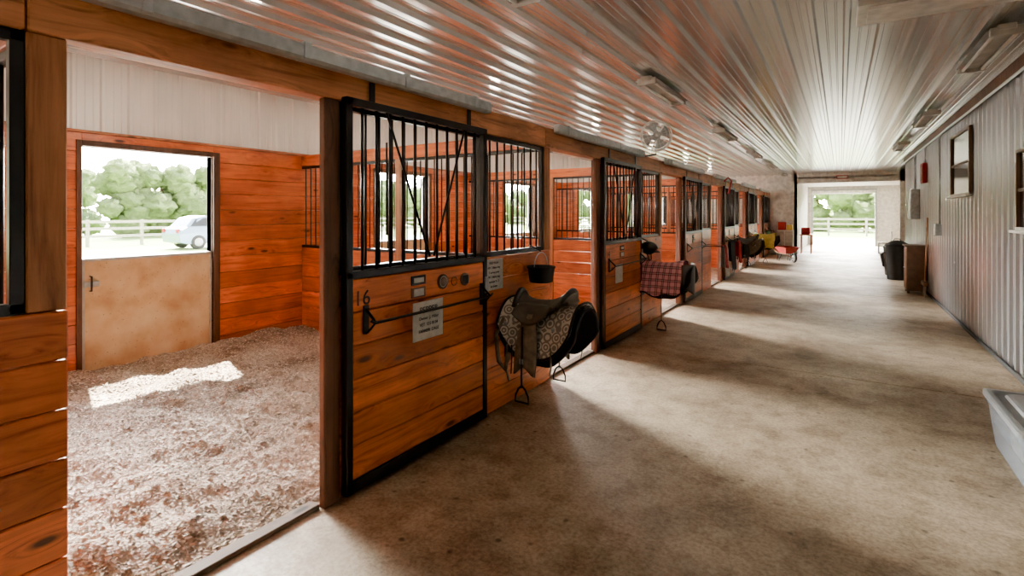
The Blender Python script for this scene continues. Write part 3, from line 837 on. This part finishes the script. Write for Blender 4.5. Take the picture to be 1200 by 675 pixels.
# storage tote
mb = MB()
x0, x1, y0_, y1 = .83, 1.34, 3.88, 4.78
def rr(z, ins, r=.05, n=5):
    pts = []
    for cx, cy, a0 in ((x1-ins-r, y1-ins-r, 0), (x0+ins+r, y1-ins-r, 90), (x0+ins+r, y0_+ins+r, 180), (x1-ins-r, y0_+ins+r, 270)):
        for i in range(n):
            t = math.radians(a0+90*i/(n-1)); pts.append((cx+r*math.cos(t), cy+r*math.sin(t), z))
    return pts
def loft(levels, k):
    n = len(levels[0]); vs = [p for l in levels for p in l]; fs = []
    for i in range(len(levels)-1):
        for j in range(n): fs.append((i*n+j, i*n+(j+1) % n, (i+1)*n+(j+1) % n, (i+1)*n+j))
    fs.append(tuple(range(n))); fs.append(tuple((len(levels)-1)*n+j for j in range(n)))
    mb.add(vs, fs, k)
loft([rr(0.0, .06), rr(.02, .05), rr(.30, .02), rr(.30, .008), rr(.335, .008)], 'tote')
loft([rr(.02, .075), rr(.16, .06)], 'blackcloth')
mb.box(x0+.09, x1-.1, y0_+.1, y0_+.4, .16, .26, 'whitecloth', .03)
mb.box(x0+.09, x1-.1, y0_+.45, y1-.1, .16, .22, 'carpaint', .03)
loft([rr(.335, -.004), rr(.365, -.004), rr(.37, .01), rr(.37, .035), rr(.36, .045), rr(.36, .09), rr(.375, .10), rr(.378, .12)], 'totelid')
for yy in (y0_-.012, y1-.02): mb.box((x0+x1)/2-.07, (x0+x1)/2+.07, yy, yy+.035, .27, .37, 'totelid', .006)
mb.build('storage_tote', ((x0+x1)/2, (y0_+y1)/2, 0))

# ------------------------------------------------------------------ outdoors
mb = MB(); mb.box(-160, 80, -60, 160, -.5, -.16, 'ground'); mb.build('ground')
def fence(p0, p1):
    mb = MB(); p0 = Vector(p0); p1 = Vector(p1); L_ = (p1-p0).length; n = int(L_/2.4)
    d = (p1-p0)/n; ang = math.atan2(d.y, d.x)
    for i in range(n+1):
        mb.X = Matrix.Translation(p0+d*i) @ Matrix.Rotation(ang, 4, 'Z')
        mb.box(-.07, .07, -.07, .07, -.1, 1.4, 'fence', .01)
        if i < n:
            for z in (.45, .85, 1.22): mb.box(0, d.length, -.1, -.06, z, z+.14, 'fence')
    mb.X = None; return mb.build('paddock_fence', p0)
fence((-33, -14, -.16), (-33, 50, -.16)); fence((-30, 47, -.16), (26, 47, -.16))
def trees(name, spots):
    mb = MB()
    for (x, y, h) in spots:
        mb.tube([(x, y, -.2), (x+.1, y, h*.5), (x, y, h*.8)], [.22, .15, .05], 'bark', 8)
        for i in range(16):
            a = random.uniform(0, 6.28); r = random.uniform(0, h*.36); z = random.uniform(h*.08, h*.86)
            sd = random.random()*50; rad = h*random.uniform(.12, .2)
            mb.ball((x+r*math.cos(a), y+r*math.sin(a), z), (rad, rad, rad*.85), 'leaf', 20, 14, lambda d: 1+.5*noise.fractal(d*3.5+Vector((sd, 0, 0)), 1, 2, 5))
    mb.build(name, (spots[0][0], spots[0][1], 0))
trees('tree_line', [(-46+random.uniform(-4, 3), y, random.uniform(4.4, 5.8)) for y in range(-15, 75, 2)])
trees('tree_line', [(x, 60+random.uniform(-3, 3), random.uniform(4.5, 6.2)) for x in range(-30, 36, 2)])
mb = MB(); mb.box(-6.62, -6.15, YN-.2, YE+.2, 2.75, 2.82, 'white'); mb.box(-6.66, -6.62, YN-.2, YE+.2, 2.62, 2.84, 'galv'); mb.build('roof_eave')
# car
mb = MB(); mb.X = Matrix.Translation((-27.2, 14.2, -.16)) @ Matrix.Rotation(math.radians(90), 4, 'Z')
prof = [(-2.2, .35), (-2.25, .75), (-2.15, .98), (-1.9, 1.08), (-1.55, 1.50), (-1.0, 1.62), (.2, 1.60), (.55, 1.50), (1.1, 1.06), (1.9, .92), (2.2, .72), (2.22, .38), (1.85, .26), (-1.85, .26)]
n = len(prof); vs = []
for yy in (-.88, -.80, .80, .88):
    for (x, z) in prof:
        if abs(yy) > .85 : vs.append((x*.985, yy if z < 1.1 else yy*.84, .26+(z-.26)*.97))
        else: vs.append((x, yy if z < 1.1 else yy*.9, z))
fs = [tuple(range(n))]+[tuple(3*n+i for i in range(n))]
for l in range(3):
    for i in range(n): fs.append((l*n+i, l*n+(i+1) % n, (l+1)*n+(i+1) % n, (l+1)*n+i))
mb.add(vs, fs, 'carpaint')
for s in (-1, 1):
    for poly in ([(-1.72, 1.12), (-1.45, 1.45), (-.95, 1.53), (-.75, 1.53), (-.75, 1.12)], [(-.68, 1.12), (-.68, 1.53), (.1, 1.52), (.1, 1.10)], [(.17, 1.10), (.17, 1.51), (.45, 1.44), (.95, 1.08)]):
        mb.add([(x, s*(.885 if z < 1.2 else .76), z) for x, z in poly], [tuple(range(len(poly)))], 'glassdark')
    for x in (-1.35, 1.38):
        mb.cyl((x, s*.68, .34), (x, s*.90, .34), .34, 'rubber', 24); mb.cyl((x, s*.88, .34), (x, s*.915, .34), .2, 'galv', 16)
    mb.box(2.12, 2.2, min(s*.5, s*.78), max(s*.5, s*.78), .65, .8, 'white', .02); mb.box(-2.26, -2.15, min(s*.6, s*.8), max(s*.6, s*.8), .8, 1.0, 'red', .02)
    mb.box(.75, .9, min(s*.88, s*1.02), max(s*.88, s*1.02), 1.05, 1.2, 'carpaint', .02)
mb.X = None; mb.build('car', (-27.2, 14.2, 0), 0.02)

# ------------------------------------------------------------------ light
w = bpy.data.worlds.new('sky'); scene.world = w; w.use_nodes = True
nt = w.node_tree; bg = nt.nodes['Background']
tc = N(nt, 'ShaderNodeTexCoord'); sx = N(nt, 'ShaderNodeSeparateXYZ'); nt.links.new(tc.outputs['Generated'], sx.inputs[0])
r = ramp(nt, [(0.0, (1.0, 0.93, 0.80)), (0.35, (1.0, 0.95, 0.88)), (1.0, (0.6, 0.75, 1.0))])
nt.links.new(sx.outputs[2], r.inputs[0]); nt.links.new(r.outputs[0], bg.inputs['Color'])
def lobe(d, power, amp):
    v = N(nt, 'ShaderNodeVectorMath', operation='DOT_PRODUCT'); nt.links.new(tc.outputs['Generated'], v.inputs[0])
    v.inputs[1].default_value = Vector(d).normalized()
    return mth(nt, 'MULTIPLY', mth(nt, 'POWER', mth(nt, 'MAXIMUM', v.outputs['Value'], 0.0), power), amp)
s = mth(nt, 'ADD', lobe((-.84, .54, .27), 20, 1000), lobe((0, 1, .10), 14, 300))  # low glow lobes added to the sky to throw light bands into the aisle
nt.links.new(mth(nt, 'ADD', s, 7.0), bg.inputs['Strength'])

def light(kind, name, loc, energy, color=(1, 1, 1), direction=None, **kw):
    l = bpy.data.lights.new(name, kind); l.energy = energy; l.color = color
    for k, v in kw.items(): setattr(l, k, v)
    o = bpy.data.objects.new(name, l); COL.objects.link(o); o.location = loc
    if direction: o.rotation_euler = Vector(direction).to_track_quat('-Z', 'Y').to_euler()
    return o
light('SUN', 'sun', (-20, 5, 20), 90, (1, .93, .82), (0.8, -0.2, -1.14), angle=0.015)
def portal(loc, sx_, sy_, d):
    o = light('AREA', 'sky_portal', loc, 1, direction=d, shape='RECTANGLE', size=sx_, size_y=sy_)
    o.data.cycles.is_portal = True
for k in range(K0, K1+1):
    portal((XB-.15, dy(k)+.6, 1.69), 1.2, 1.1, (1, 0, 0))
portal((.11, YFAR+.15, 1.35), 2.58, 2.7, (0, -1, 0))
for x in (-1.74, 1.08):
    for yy in (-2.1, 1.62, 5.36, 9.2, 12.9, 16.6, 20.2):
        if x > 0 and yy > 16: continue
        light('AREA', 'aisle_fill_light', (x, yy+.65, CH-.13), 1.8, (1, .92, .80), (0, 0, -1), shape='RECTANGLE', size=.1, size_y=1.2)  # fill light added below the unlit tubes to lift the aisle
for k in range(K0, K1+1):
    light('POINT', 'stall_fill_light', (-4.2, Y0(k)+1.8, 2.70), 28, (1, .88, .72), shadow_soft_size=.06)  # unseen fill light added to brighten each stall and its ceiling

# ------------------------------------------------------------------ camera
cam = bpy.data.cameras.new('camera'); co = bpy.data.objects.new('camera', cam); COL.objects.link(co)
cam.sensor_width = 36; cam.lens = 36*602/1200; cam.shift_y = -87.5/1200
co.location = (0, 0, 1.58); co.rotation_euler = (math.radians(90), 0, math.radians(32.6))
cam.clip_end = 500; cam.clip_start = .02
scene.camera = co
scene.view_settings.view_transform = 'AgX'
scene.view_settings.look = 'AgX - Punchy'
scene.view_settings.exposure = 1.12
scene.view_settings.gamma = 0.86
